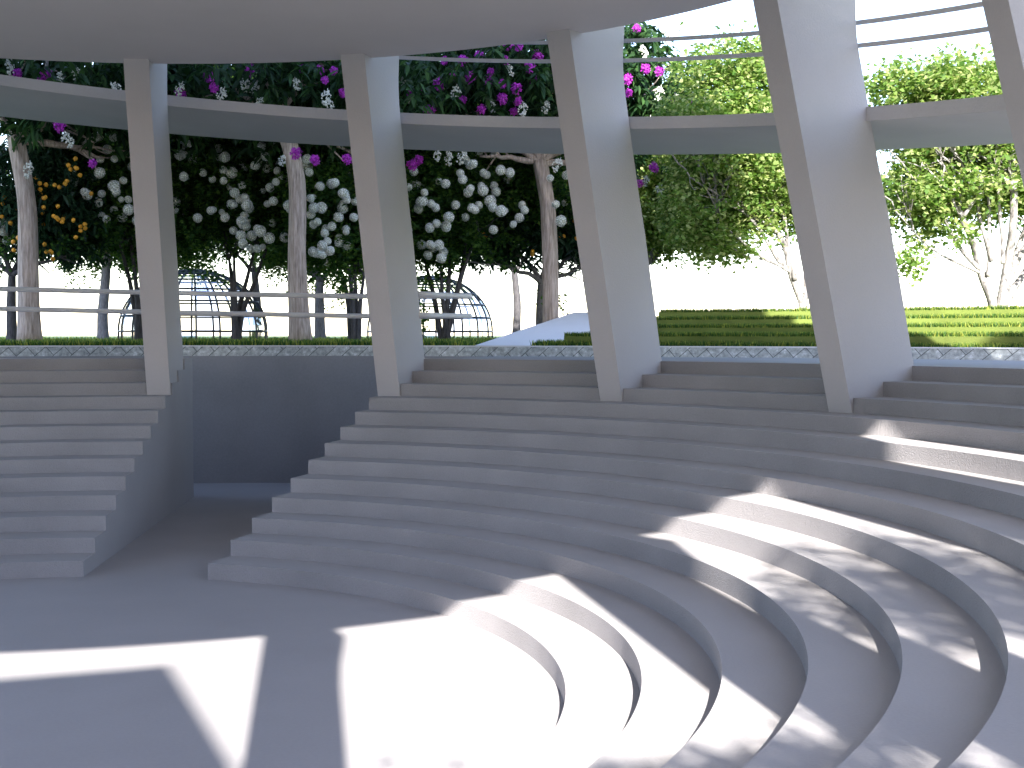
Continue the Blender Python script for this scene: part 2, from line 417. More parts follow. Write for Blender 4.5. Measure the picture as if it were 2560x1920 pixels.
# keep the path clear
def inside_path(P):
    poly = [pa[0], pa[1], pa[2], more[1], more[0], pa[3]]; k = np.ones(len(P), bool); c = np.zeros(len(P), bool)
    for i in range(6):
        x0, y0 = poly[i][:2]; x1, y1 = poly[(i + 1) % 6][:2]
        cond = ((y0 > P[:, 1]) != (y1 > P[:, 1])) & (P[:, 0] < (x1 - x0) * (P[:, 1] - y0) / (y1 - y0 + 1e-9) + x0)
        c ^= cond
    return c
Pn = Pn[~inside_path(Pn)]
fa = np.degrees(np.arctan2(Pn[:, 1], Pn[:, 0])); a0_, a1_ = sorted(math.degrees(math.atan2(q[1], q[0])) for q in pa[:2])
Pn = Pn[~((fa > a0_ + .4) & (fa < a1_) & (np.hypot(Pn[:, 0], Pn[:, 1]) < np.hypot(*pa[1][:2]) + 3))]
depth = (Pn[:, :2] - CAM[:2]) @ FW
G.append(blades(Pn, 0.62 + 0.004 * (depth - 120), 0.10))
for j in range(4):
    n = 26000
    d = rng.uniform(-12, TA[j], n)
    foot = rng.random(n) < 0.5
    off = np.where(foot, rng.uniform(-0.75, -0.05, n), rng.uniform(0.0, 0.7, n))
    r = np.array([t_r(j, x) for x in d]) + off
    zz = np.where(foot, 13.96 if j == 0 else TZ[j - 1] - .03, TZ[j] - 0.03)
    Pn = np.stack([r * np.cos(np.radians(d)), r * np.sin(np.radians(d)), zz], 1)
    G.append(blades(Pn[~inside_path(Pn)], 0.46, 0.05))
stuff(quads_mesh('grass', np.concatenate(G), L_GRASS, k=3), 'short green lawn grass on the garden and its terraces', 'grass')

# ------------------------------------------------------------------ glass domes
def glass_dome(c, R, H, wall, label, nm=20):
    root = empty('glass_dome', (c[0], c[1], 13.98), label, 'glass dome', 'glass garden domes')
    def prof(t):                       # t 0..1 from wall head to crown
        q = t * PI / 2 * 0.93
        return R * math.cos(q), 13.98 + wall + (H - wall) * math.sin(q) / math.sin(PI / 2 * 0.93)
    ts = [0, 0.17, 0.34, 0.50, 0.66, 0.8, 0.92, 1.0]
    fine = np.linspace(0, 1, 16)
    fm = MB(); gm = MB()
    for i in range(nm):
        a = 2 * PI * i / nm + 0.12
        P = [(c[0] + R * math.cos(a), c[1] + R * math.sin(a), 13.98)] + [(c[0] + prof(t)[0] * math.cos(a), c[1] + prof(t)[0] * math.sin(a), prof(t)[1]) for t in fine]
        tube(fm, P, 0.15, 5)
    rings = [(R, 13.98 + 0.1)] + [prof(t) for t in ts]
    for r, z in rings:
        P = [(c[0] + r * math.cos(2 * PI * i / 48), c[1] + r * math.sin(2 * PI * i / 48), z) for i in range(49)]
        tube(fm, P, 0.13, 5, False)
    fm.build('frame', M_FRAME, root)
    prs = [(R, 13.98)] + [prof(t) for t in fine]
    V = []
    for r, z in prs: V += [(c[0] + r * math.cos(2 * PI * i / nm + 0.12), c[1] + r * math.sin(2 * PI * i / nm + 0.12), z) for i in range(nm)]
    k = len(prs)
    V = np.array(V)
    for j0, j1 in ((0, 1), (1, 4), (4, 7), (7, 9), (9, 12), (12, 14), (14, 16)):     # panes between the rings, loose from each other
        for i in range(nm):
            q = [V[j * nm + i] for j in range(j0, j1 + 1)] + [V[j * nm + (i + 1) % nm] for j in range(j1, j0 - 1, -1)]
            h = len(q) // 2; gm.add(q, [(m, m + 1, 2 * h - 2 - m, 2 * h - 1 - m) for m in range(h - 1)])
    gm.build('glazing', M_GLASS, root)
def px(D): return D / FPX
D1, D2 = 176, 202
glass_dome(at(485, 860, D1), 180 * px(D1), (858 - 676) * px(D1), 30 * px(D1), 'round glass dome with dark frame behind the leftmost pillar')
glass_dome(at(1075, 860, D2), 156 * px(D2), (858 - 694) * px(D2), 27 * px(D2), 'round glass dome with dark frame behind the rail bend and snowball tree')

# ------------------------------------------------------------------ trees
def bez(a, b, lift, n=9, jit=0.0):
    a, b = np.asarray(a, float), np.asarray(b, float); t = np.linspace(0, 1, n)[:, None]
    m = (a + b) / 2 + np.asarray(lift)
    P = (1 - t) ** 2 * a + 2 * t * (1 - t) * m + t ** 2 * b
    if jit: P[1:-1] += rng.normal(0, jit, (n - 2, 3))
    return P

def blob_points(ells, n, thin=0.0):
    """n points spread through a union of ellipsoids (centre, radii), with pockets left out"""
    out = []; vol = np.array([np.prod(e[1]) for e in ells]); vol = vol / vol.sum()
    ph = rng.uniform(0, 6, 6)
    for e, q in zip(ells, vol):
        m = int(n * q * (1.6 if thin else 1.05)) + 8
        v = rng.normal(size=(m, 3)); v /= np.linalg.norm(v, axis=1)[:, None]
        p = np.asarray(e[0]) + v * (rng.random(m) ** 0.42)[:, None] * np.asarray(e[1]) @ BASIS
        if thin:
            s = np.sin(p[:, 0] * .9 + ph[0]) + np.sin(p[:, 1] * .8 + ph[1]) + np.sin(p[:, 2] * 1.1 + ph[2]) + np.sin((p[:, 0] + p[:, 2]) * .5 + ph[3])
            p = p[s > -2 + 2 * thin]
        out.append(p)
    return np.concatenate(out)
# ellipsoid axes: across the view, along the view, up
BASIS = np.array([[RT[0], RT[1], 0], [FW[0], FW[1], 0], [0, 0, 1.0]])

def fringe(C, k, drop=2.2):
    """sprays of foliage that hang below the crown so that its lower edge is uneven"""
    low = C[C[:, 2] < np.quantile(C[:, 2], .32)]; out = [C]
    for i in rng.integers(0, len(low), k):
        L = rng.exponential(drop) + .6; m = int(3 + L * 2.2); t = np.sort(rng.random(m))[:, None]
        dv = np.array([*(RT * rng.normal(0, .9) + FW * rng.normal(0, .5)), -1.0])
        out.append(low[i] + dv * L * t + rng.normal(0, .22, (m, 3)))
    return np.concatenate(out)

def ell(u, v, D, ru, rv, rd):
    """crown lobe seen at (u,v), ru/rv in photo pixels, rd in risers of depth"""
    return (at(u, v, D), np.array([ru * px(D), rd, rv * px(D)]))

def frames(n, droop=0.3, flat=0.5):
    d = rng.normal(size=(n, 3)); d[:, 2] = d[:, 2] * flat - droop; d /= np.linalg.norm(d, axis=1)[:, None]
    s = np.cross(d, rng.normal(size=(n, 3)) * 0.7 + np.array([0, 0, 1.0])); s /= np.linalg.norm(s, axis=1)[:, None] + 1e-9
    return d, s, np.cross(s, d)

def small_leaves(C, per, rad, L, W, droop=0.25):
    n = len(C) * per
    P = np.repeat(C, per, 0) + rng.normal(0, 1, (n, 3)) * rad
    d, s, nn = frames(n, droop)
    l = (L * rng.uniform(.6, 1.25, n))[:, None]; wv = (W * rng.uniform(.7, 1.2, n))[:, None]
    return np.stack([P, P + d * l * .45 + s * wv * .5 + nn * wv * .12, P + d * l, P + d * l * .45 - s * wv * .5 + nn * wv * .12], 1)

def big_leaves(C, per, L, W, droop=0.5):
    """whorls of long drooping leaves; four quads per leaf, joined as one island"""
    n = len(C) * per; P0 = np.repeat(C, per, 0) + rng.normal(0, .25, (n, 3))
    d, s, nn = frames(n, 0.15, .6)
    l = (L * rng.uniform(.6, 1.2, n))[:, None]; w = (W * rng.uniform(.75, 1.15, n))[:, None]
    Z = np.array([0, 0, 1.0])
    def mid(t): return P0 + d * l * t - Z * l * droop * t * t
    m = [mid(t) for t in (0, .33, .7, 1.0)]
    up = nn * w * .12
    a1, b1 = m[1] + s * w * .5 + up, m[1] - s * w * .5 + up
    a2, b2 = m[2] + s * w * .42 + up, m[2] - s * w * .42 + up
    V = np.stack([m[0], m[1], m[2], m[3], a1, a2, b1, b2], 1)      # 8 verts
    F = np.array([[0, 1, 4, 4], [1, 2, 5, 4], [2, 3, 5, 5], [0, 6, 1, 1], [6, 7, 2, 1], [7, 3, 2, 2]])
    return V, F

def big_leaf_mesh(name, VF, m, parent, origin):
    V, F = VF; n = len(V); mb = bpy.data.meshes.new(name)
    v = (V.reshape(-1, 3) - np.asarray(origin)) * U
    faces = []
    for f in F:
        ff = list(dict.fromkeys(f.tolist())); faces.append(ff)
    idx = []; start = []; tot = []; c = 0
    base = np.arange(n)[:, None] * 8
    for ff in faces:
        q = base + np.array(ff)[None]; idx.append(q)
    mb.vertices.add(n * 8); mb.vertices.foreach_set('co', v.astype(np.float32).ravel())
    L = np.concatenate([q.ravel() for q in idx]).astype(np.int32)
    tot = np.concatenate([np.full(n, len(ff)) for ff in faces]).astype(np.int32)
    start = np.concatenate([[0], np.cumsum(tot)[:-1]]).astype(np.int32)
    mb.loops.add(len(L)); mb.loops.foreach_set('vertex_index', L)
    mb.polygons.add(len(tot)); mb.polygons.foreach_set('loop_start', start); mb.polygons.foreach_set('loop_total', tot)
    mb.polygons.foreach_set('use_smooth', np.ones(len(tot), bool))
    mb.update(calc_edges=True); mb.materials.append(m)
    o = bpy.data.objects.new(name, mb); scene.collection.objects.link(o); o.parent = parent; o.location = Vector(np.asarray(origin) * U) - parent.location
    return o

def outside(P, rmin=77.5):
    return P[np.hypot(P[:, 0], P[:, 1]) > rmin]

# --- flower and fruit shapes (built once, shared)
def ball_mesh():
    n = 74; i = np.arange(n) + .5; ph = np.arccos(1 - 2 * i / n); th = PI * (1 + 5 ** .5) * i
    d = np.stack([np.cos(th) * np.sin(ph), np.sin(th) * np.sin(ph), np.cos(ph)], 1)
    mb = MB()
    for k in range(n):
        t = np.cross(d[k], rng.normal(size=3)); t /= np.linalg.norm(t); b = np.cross(d[k], t)
        c = d[k] * (0.90 + .12 * rng.random()); s = 0.17 * rng.uniform(.8, 1.15)
        for j in range(4):
            a = j * PI / 2 + rng.normal(0, .2); e = np.cos(a) * t + np.sin(a) * b; f = -np.sin(a) * t + np.cos(a) * b
            mb.add([c * .97, c + e * s * .8 + f * s * .55 + d[k] * .03, c + e * s * 1.25, c + e * s * .8 - f * s * .55 + d[k] * .03], [(0, 1, 2, 3)])
    ico(mb, (0, 0, 0), 0.8, 9, 6)
    return mb
def ico(mb, c, r, seg=6, rings=4):
    V = [(c[0], c[1], c[2] + r)]
    for j in range(1, rings):
        q = PI * j / rings
        V += [(c[0] + r * math.sin(q) * math.cos(2 * PI * i / seg), c[1] + r * math.sin(q) * math.sin(2 * PI * i / seg), c[2] + r * math.cos(q)) for i in range(seg)]
    V.append((c[0], c[1], c[2] - r)); k = len(V) - 1
    F = [(0, 1 + i, 1 + (i + 1) % seg) for i in range(seg)]
    for j in range(rings - 2):
        o = 1 + j * seg; F += [(o + i, o + seg + i, o + seg + (i + 1) % seg, o + (i + 1) % seg) for i in range(seg)]
    o = 1 + (rings - 2) * seg; F += [(o + i, k, o + (i + 1) % seg) for i in range(seg)]
    mb.add(V, F)
def magenta_mesh():
    mb = MB(); n = 150
    for k in range(n):
        v = rng.normal(size=3); v /= np.linalg.norm(v); c = v * (rng.random() ** .4) * np.array([.85, .85, 1.05]); c[2] -= .15 * c[2] ** 2
        t = rng.normal(size=3); t /= np.linalg.norm(t); b = np.cross(t, v); b /= np.linalg.norm(b) + 1e-6; s = rng.uniform(.14, .26)
        nn = np.cross(t, b)
        mb.add([c - t * s, c + b * s * .8 + nn * s * .4, c + t * s, c - b * s * .8 + nn * s * .3], [(0, 1, 2, 3)])
    return mb
def bud_mesh():
    mb = MB(); tube(mb, [(0, 0, 1), (0.1, 0, .3), (0, .05, -1.1)], .04, 4)
    for k in range(60):
        z = rng.uniform(-1.15, .7); rr = (0.62 * (1 - abs(z + .1) / 1.7)) * math.sqrt(rng.random()) + .05; a = rng.uniform(0, 2 * PI)
        ico(mb, (rr * math.cos(a), rr * math.sin(a), z), rng.uniform(.08, .12), 5, 3)
    return mb
def fruit_mesh():
    mb = MB(); ico(mb, (0, 0, 0), 1.0, 10, 7); tube(mb, [(0, 0, -.95), (0, 0, -1.15)], .22, 6); return mb
PROTO = {}
def proto_mesh(kind):
    if kind not in PROTO:
        f = {'flower_head': (ball_mesh, F_WHITE), 'flower_cluster': (magenta_mesh, F_MAG), 'bud_cluster': (bud_mesh, F_BUD), 'fruit': (fruit_mesh, F_ORANGE)}[kind]
        mb = f[0](); me = bpy.data.meshes.new(kind); me.from_pydata((np.concatenate(mb.v) * U).tolist(), [], mb.f); me.update(); me.materials.append(f[1])
        if kind == 'flower_head':
            me.materials.append(F_CORE)
            for p in me.polygons[74 * 4:]: p.material_index = 1
        if kind == 'fruit': me.polygons.foreach_set('use_smooth', [True] * len(me.polygons))
        PROTO[kind] = me
    return PROTO[kind]
def put(kind, parent, p, s):
    o = bpy.data.objects.new(kind, proto_mesh(kind)); scene.collection.objects.link(o); o.parent = parent
    o.location = Vector(np.asarray(p) * U) - parent.location
    o.scale = np.array([1, 1, 1]) * s * rng.uniform(.93, 1.07, 3)
    o.rotation_euler = (rng.normal(0, .3), rng.normal(0, .3), rng.uniform(0, 6.3)) if kind != 'flower_head' else tuple(rng.uniform(0, 6.3, 3))
    return o
DS = 1.15732                       # flower positions below were read at 2212 px width

def limbs(mb, fork, r0, targets, rtip=0.06, sag=1.5, sides=7, sub=3, subr=4.0, jit=.25):
    ends = []
    for t in targets:
        t = np.asarray(t, float); L = np.linalg.norm(t - fork)
        P = bez(fork, t, np.array([rng.normal(0, .1) * L, rng.normal(0, .1) * L, sag * rng.uniform(.3, 1)]), 9, jit * .5)
        R = np.linspace(r0, rtip * 1.3, 9) * np.array([1.15] + [1] * 8)
        tube(mb, P, R, sides); ends.append(t)
        for q in range(sub):
            i = rng.integers(3, 8); b = P[i]; e = b + (t - fork) / L * subr * .6 + rng.normal(0, subr * .45, 3)
            Q = bez(b, e, rng.normal(0, .3, 3), 6, jit * .3); tube(mb, Q, np.linspace(R[i] * .6, rtip * .6, 6), 5); ends.append(e)
    return np.array(ends)

def pale_tree(path, wpx, D, forkt, ells, nclust, label, mags, buds):
    P = np.array([at(u, v, D) for u, v in path]); base = P[0].copy(); base[2] = 13.9
    P = np.vstack([[base], P]) if P[0][2] > 14.2 else P
    root = empty('flowering_tree', base, label, 'tree', 'pale trunked flowering trees')
    # dense resample
    t = np.linspace(0, 1, len(P)); tt = np.linspace(0, 1, 26); Q = np.stack([np.interp(tt, t, P[:, i]) for i in range(3)], 1)
    for _ in range(2): Q[1:-1] = (Q[:-2] + 2 * Q[1:-1] + Q[2:]) / 4
    mb = MB(); r = wpx * px(D) / 2
    tube(mb, Q, np.linspace(r * 1.1, r * .85, 26) * (1 + .25 * np.exp(-tt * 14)), 20, True, .09, 5, rng.uniform(0, 6))
    T = [np.asarray(at(u, v, D + dd)) for u, v, dd in forkt]
    limbs(mb, Q[-1] - (Q[-1] - Q[-2]) * .8, r * .5, T, .1, 1.0, 9, 4, 5.0)
    mb.build('trunk', B_PALE, root, True)
    C = outside(blob_points(ells, nclust, .18), 79)
    big_leaf_mesh('crown', big_leaves(C, 8, 1.55, .52), L_BIG, root, base)
    for lst, kind, s in ((mags, 'flower_cluster', .66), (buds, 'bud_cluster', .85)):
        for x, y in lst:
            put(kind, root, at(x * DS, y * DS, D - rng.uniform(5.5, 9)), s * rng.uniform(.75, 1.15) * D / 140)
    return root

T1m = [(38, 157), (100, 160), (85, 180), (128, 270), (200, 352), (118, 178), (12, 185)]
T1b = [(130, 165), (165, 158), (145, 300), (62, 365), (55, 180), (20, 140), (95, 192), (250, 190)]
T2m = [(450, 165), (462, 188), (690, 150), (702, 172), (722, 152), (750, 342), (680, 345), (540, 150), (655, 148), (390, 200), (740, 200), (640, 330)]
T2b = [(390, 190), (480, 205), (530, 180), (552, 188), (705, 208), (712, 225), (560, 220), (610, 345), (420, 235), (640, 180), (730, 250)]
T3m = [(900, 190), (885, 200), (948, 180), (930, 235), (915, 240), (1000, 130), (1015, 165), (1055, 175), (1085, 180), (1060, 155), (1085, 212), (1090, 130), (1145, 145), (1150, 170), (1115, 190), (1120, 100), (1100, 96),
       (1040, 235), (1120, 218), (1110, 240), (1375, 60), (1395, 148), (1355, 170), (1357, 200), (1425, 153), (1460, 220), (1490, 222), (1535, 236), (1412, 360), (1383, 395), (905, 345), (890, 355), (975, 160), (1160, 120), (1035, 120), (1000, 215), (960, 130)]
T3b = [(870, 175), (890, 220), (945, 335), (970, 340), (1000, 335), (1390, 110), (1425, 200), (1462, 215), (1400, 262), (1425, 410), (1395, 390), (1060, 225), (1130, 235), (985, 200), (1100, 150), (1180, 230), (1500, 195), (1520, 215), (1440, 70), (1470, 60), (1205, 355)]
pale_tree([(76, 863), (72, 700), (69, 543), (62, 470), (50, 400), (40, 340)], 46, 140, [(-60, 250, 0), (200, 300, 3), (260, 395, 6), (20, 180, -3), (120, 120, 5), (330, 150, 2)],
          [ell(120, 180, 142, 380, 150, 14), ell(-60, 120, 144, 260, 200, 12), ell(330, 250, 146, 200, 130, 9), ell(70, 300, 136, 90, 55, 4)], 900,
          'pale trunked flowering tree at the far left with magenta flowers', T1m, T1b)
pale_tree([(751, 863), (744, 733), (743, 647), (745, 543), (743, 449), (731, 390), (716, 340), (690, 260)], 44, 142, [(600, 130, 0), (760, 200, 3), (890, 390, 4), (660, 60, 0), (520, 200, 4), (840, 130, -2)],
          [ell(640, 190, 144, 330, 130, 13), ell(860, 220, 146, 230, 150, 11), ell(420, 230, 147, 200, 140, 10), ell(700, 330, 149, 260, 80, 7)], 1000,
          'pale trunked flowering tree between the two pillars beside the passage', T2m, T2b)
pale_tree([(1376, 863), (1376, 790), (1375, 647), (1373, 560), (1371, 515), (1359, 445), (1349, 400)], 39, 158, [(1200, 390, 0), (1240, 330, 3), (1300, 250, 0), (1480, 350, 3), (1560, 420, 2), (1420, 180, 0), (1650, 220, 0), (1100, 230, 4)],
          [ell(1180, 215, 160, 300, 150, 14), ell(1440, 200, 160, 260, 175, 12), ell(1640, 215, 158, 130, 75, 6), ell(1600, 110, 159, 70, 55, 5), ell(1000, 260, 162, 220, 130, 11), ell(1560, 400, 159, 90, 95, 6)], 1350,
          'pale trunked flowering tree behind the concrete garden ramp with many magenta flowers', T3m, T3b)

def snow_tree(u, D, stems, ells, n, label, balls):
    base = at(u, 862, D); base[2] = 13.95
    root = empty('snowball_tree', base, label, 'tree', 'white snowball flowering trees')
    mb = MB()
    for path in stems:
        P = np.array([base + np.array([*(RT * rng.normal(0, .45)), 0])] + [at(a, b, D + rng.normal(0, .8)) for a, b in path])
        t = np.linspace(0, 1, len(P)); tt = np.linspace(0, 1, 14); Q = np.stack([np.interp(tt, t, P[:, i]) for i in range(3)], 1)
        Q[1:-1] = (Q[:-2] + 2 * Q[1:-1] + Q[2:]) / 4
        tube(mb, Q, np.linspace(.42, .16, 14), 8)
        tip = Q[-1]
        limbs(mb, tip, .15, [tip + np.array([*(RT * rng.normal(0, 3)), rng.uniform(2, 5)]) for _ in range(3)], .05, .3, 5, 2, 2.5)
    mb.build('trunk', B_DARK, root, True)
    C = fringe(outside(blob_points(ells, n, .22), 80), 150, 1.5)
    quads_mesh('crown', small_leaves(C, 16, .62, .62, .40), L_SNOW, root, base)
    for x, y in balls:
        put('flower_head', root, at(x * DS + rng.normal(0, 5), y * DS + rng.normal(0, 5), D - rng.choice([rng.uniform(6.4, 8.2), rng.uniform(3.5, 6.5)])), rng.uniform(.42, .66) * D / 150)
        if rng.random() < .55:
            put('flower_head', root, at(x * DS + rng.normal(0, 20), y * DS + rng.normal(0, 20), D - rng.uniform(3.5, 7.2)), rng.uniform(.32, .55) * D / 150)
    for i in rng.integers(0, len(C), 26):           # more heads, half sunk in the leaves on the near side
        p = C[i] - np.array([*(FW * rng.uniform(.5, 4.5)), 0])
        if np.hypot(p[0], p[1]) > 79: put('flower_head', root, p, rng.uniform(.36, .6) * D / 150)
    return root
B1 = [(205, 297), (192, 305), (241, 303), (243, 338), (160, 388), (247, 402), (215, 370), (205, 432), (212, 420), (190, 425), (155, 420), (200, 385), (248, 420), (280, 430), (268, 470), (275, 450), (8, 480), (5, 505), (14, 520)]
B2 = [(395, 300), (402, 322), (415, 345), (385, 330), (395, 375), (440, 375), (457, 387), (490, 345), (485, 372), (506, 372), (497, 400), (508, 412), (525, 395), (545, 357), (562, 347), (580, 341), (565, 320), (572, 366), (590, 376), (600, 397),
      (575, 402), (612, 382), (545, 442), (530, 436), (520, 428), (576, 442), (592, 430), (457, 458), (430, 476), (480, 467), (520, 480), (535, 474), (551, 490), (520, 510), (541, 506), (508, 498), (526, 522), (560, 500), (582, 485), (577, 506), (615, 522), (556, 540), (380, 430), (385, 455), (420, 310), (470, 320)]
B3 = [(655, 361), (670, 351), (664, 372), (700, 397), (715, 402), (727, 395), (742, 407), (746, 433), (671, 430), (676, 450), (664, 466), (690, 450), (735, 451), (724, 471), (757, 490), (701, 492), (680, 541), (694, 531), (706, 521), (686, 552), (756, 526), (700, 545), (712, 540), (640, 420), (650, 440), (630, 440), (770, 470)]
B4 = [(905, 370), (900, 396), (1005, 346), (1041, 378), (1012, 352), (1052, 376), (1101, 376), (965, 392), (1020, 405), (1014, 421), (1041, 411), (1052, 430), (1018, 450), (1066, 441), (1086, 456), (911, 430), (921, 411), (926, 441), (905, 451), (941, 481), (976, 470), (970, 491), (1125, 470), (1137, 452), (1066, 495), (1216, 481), (1201, 441),
      (905, 521), (941, 546), (956, 545), (961, 561), (950, 531), (1111, 491), (1178, 405), (1190, 390), (985, 375), (1000, 390)]
snow_tree(352, 152, [[(335, 760), (322, 690), (300, 610)], [(345, 760), (338, 690), (325, 590)], [(365, 700), (372, 600)]], [ell(240, 448, 153, 150, 130, 7), ell(330, 498, 154, 150, 130, 7), ell(170, 378, 154, 140, 110, 6)], 1500,
          'snowball tree with white flower balls just left of the leftmost pillar', B1)
snow_tree(592, 156, [[(588, 760), (585, 640)], [(600, 760), (617, 700), (634, 630)], [(605, 780), (635, 710), (665, 625)], [(580, 700), (573, 650)]], [ell(540, 438, 157, 170, 150, 8), ell(640, 458, 157, 150, 140, 7), ell(470, 478, 158, 120, 120, 6), ell(560, 338, 157, 200, 90, 7)], 1900,
          'snowball tree crowded with white flower balls in front of the left glass dome', B2)
snow_tree(888, 152, [[(872, 760), (858, 690), (842, 660)], [(880, 750), (876, 690), (866, 650)], [(890, 750), (886, 650)], [(900, 760), (910, 690)]], [ell(830, 458, 153, 130, 150, 7), ell(760, 418, 154, 110, 110, 6), ell(900, 498, 154, 120, 140, 7), ell(800, 558, 154, 120, 70, 5)], 1500,
          'snowball tree with thin splayed stems behind the pillar right of the passage', B3)
snow_tree(1111, 163, [[(1085, 740), (1072, 690), (1055, 620)], [(1105, 740), (1102, 650)], [(1120, 740), (1125, 650), (1136, 620)], [(1140, 740), (1158, 660), (1165, 600)], [(1150, 700), (1170, 640), (1195, 580)]], [ell(1080, 458, 164, 170, 150, 8), ell(1200, 438, 165, 160, 120, 7), ell(1060, 568, 164, 130, 90, 6), ell(1330, 448, 167, 150, 110, 6)], 1900,
          'snowball tree with four dark stems in front of the right glass dome', B4)

def leafy_tree(name, path, wpx, D, forkt, ells, n, label, cat, leafm, barkm, per=14, L=.6, W=.38, z0=13.95, group=None, rad=.7, fruits=(), big=False, sub=3, droop=.25, thin=.2, stems=()):
    P = np.array([at(u, v, D) for u, v in path]); base = P[0].copy(); base[2] = z0; P[0][2] = z0
    root = empty(name, base, label, cat, group)
    t = np.linspace(0, 1, len(P)); tt = np.linspace(0, 1, 16); Q = np.stack([np.interp(tt, t, P[:, i]) for i in range(3)], 1)
    Q[1:-1] = (Q[:-2] + 2 * Q[1:-1] + Q[2:]) / 4
    mb = MB(); r = wpx * px(D) / 2
    tube(mb, Q, np.linspace(r * 1.1, r * .8, 16) * (1 + .3 * np.exp(-tt * 12)), 14, True, .05, 4)
    limbs(mb, Q[-1], r * .55, [at(u, v, D + dd) for u, v, dd in forkt], .09, .8, 8, sub, 4.5)
    for path, w0, w1 in stems:
        A = np.array([at(a, b, D + rng.normal(0, .5)) for a, b in path]); t2 = np.linspace(0, 1, len(A)); t3 = np.linspace(0, 1, 18)
        A = np.stack([np.interp(t3, t2, A[:, i]) for i in range(3)], 1); A[1:-1] = (A[:-2] + 2 * A[1:-1] + A[2:]) / 4
        rs = np.linspace(w0, w1, 18) * px(D) / 2; tube(mb, A, rs, 9, True, .05, 3)
        limbs(mb, A[-1], rs[-1] * .8, [A[-1] + np.array([*(RT * rng.normal(0, 4)), rng.uniform(3, 8)]) for _ in range(3)], .06, .4, 6, 3, 3.5)
    mb.build('trunk', barkm, root, True)
    C = outside(blob_points(ells, n, thin), 80)
    if not big: C = fringe(C, 26 if stems else 60, 1.3)
    if big: big_leaf_mesh('crown', big_leaves(C, 9, L, W, .4), leafm, root, base)
    else: quads_mesh('crown', small_leaves(C, per, rad, L, W, droop), leafm, root, base)
    for x, y in fruits:
        p = at(x * DS, y * DS, D - rng.uniform(2.5, 6.5)); s = .25 * D / 150
        for q in range(rng.integers(1, 4)): put('fruit', root, p + rng.normal(0, .42, 3), s)
    return root
FR1 = [(75, 390), (86, 402), (100, 396), (85, 420), (105, 432), (150, 345), (160, 366), (155, 358), (120, 455), (130, 475), (140, 482), (165, 490), (180, 496), (175, 480), (35, 517), (50, 440), (20, 470), (110, 555), (95, 550), (42, 398), (60, 345), (10, 430), (130, 400), (95, 470), (30, 560), (185, 420)]
FR2 = [(1046, 507), (1030, 471), (1197, 428), (1221, 430), (1214, 513), (1236, 515), (1168, 480), (1240, 480), (1055, 512), (1150, 540), (1110, 430), (1225, 400)]
leafy_tree('fruit_tree', [(30, 863), (28, 760), (30, 690)], 24, 147, [(-60, 600, 0), (40, 560, 2), (170, 640, -1), (110, 500, 3), (-20, 450, 1)], [ell(90, 480, 148, 170, 165, 7), ell(190, 560, 149, 90, 110, 6), ell(-20, 560, 150, 110, 120, 6)], 900,
           'dark leaved tree with orange fruit at the far left', 'tree', L_LOQ, B_DARK, L=1.25, W=.34, group='orange fruit trees', fruits=FR1, big=True)
leafy_tree('fruit_tree', [(1352, 863), (1352, 780), (1354, 712)], 27, 172, [(1290, 640, 0), (1180, 655, -2), (1240, 600, 2), (1420, 660, 0), (1470, 600, 2), (1370, 560, 3), (1500, 655, -1)], [ell(1330, 560, 173, 190, 110, 8), ell(1210, 590, 174, 110, 80, 6), ell(1450, 590, 173, 100, 85, 6)], 1000,
           'tree with orange fruit whose thick trunk stands behind the concrete garden ramp', 'tree', L_LOQ, B_GREY, L=1.15, W=.36, group='orange fruit trees', fruits=FR2, big=True)
leafy_tree('shade_tree', [(258, 863), (256, 790), (262, 720), (268, 640)], 26, 186, [(180, 560, 0), (300, 520, 2), (360, 600, 0), (240, 470, 3)], [ell(230, 540, 188, 150, 120, 9), ell(340, 580, 188, 110, 90, 7), ell(150, 470, 190, 130, 130, 8)], 1400,
           'green tree with slim grey trunk rising between the fruit tree and leftmost pillar', 'tree', L_GREEN, B_GREY, group='green shade trees')
leafy_tree('shade_tree', [(801, 863), (799, 780), (798, 705)], 26, 192, [(765, 680, 0), (720, 640, 2), (838, 676, 0), (880, 620, 2), (800, 600, 0)], [ell(800, 560, 194, 190, 120, 9), ell(690, 620, 194, 90, 60, 6), ell(900, 600, 195, 110, 90, 7), ell(450, 600, 196, 140, 80, 7)], 1900,
           'green tree with forked grey trunk right of the middle pale trunk', 'tree', L_GREEN, B_GREY, group='green shade trees')
# background row that closes the garden
BK = [(430, 205, 'second'), (640, 215, ''), (1010, 212, ''), (1290, 225, '')]
BL = ['dark green tree far back behind the leftmost pillar', 'dark green tree far back behind the middle pale trunk', 'dark green tree far back behind the right glass dome', 'dark green tree far back behind the orange fruit tree by the garden ramp']
for (u, D, _), lb in zip(BK, BL):
    leafy_tree('shade_tree', [(u, 863), (u + 4, 760), (u - 4, 680)], 20, D, [(u - 90, 600, 0), (u + 90, 580, 2), (u, 520, 0)], [ell(u, 430, D, 210, 160, 8), ell(u - 120, 330, D, 180, 170, 9), ell(u + 120, 330, D, 180, 170, 9), ell(u, 220, D, 210, 140, 9)], 1900,
               lb, 'tree', L_GREEN, B_DARK, per=13, L=.95, W=.6, rad=1.0, group='green shade trees', thin=.34)
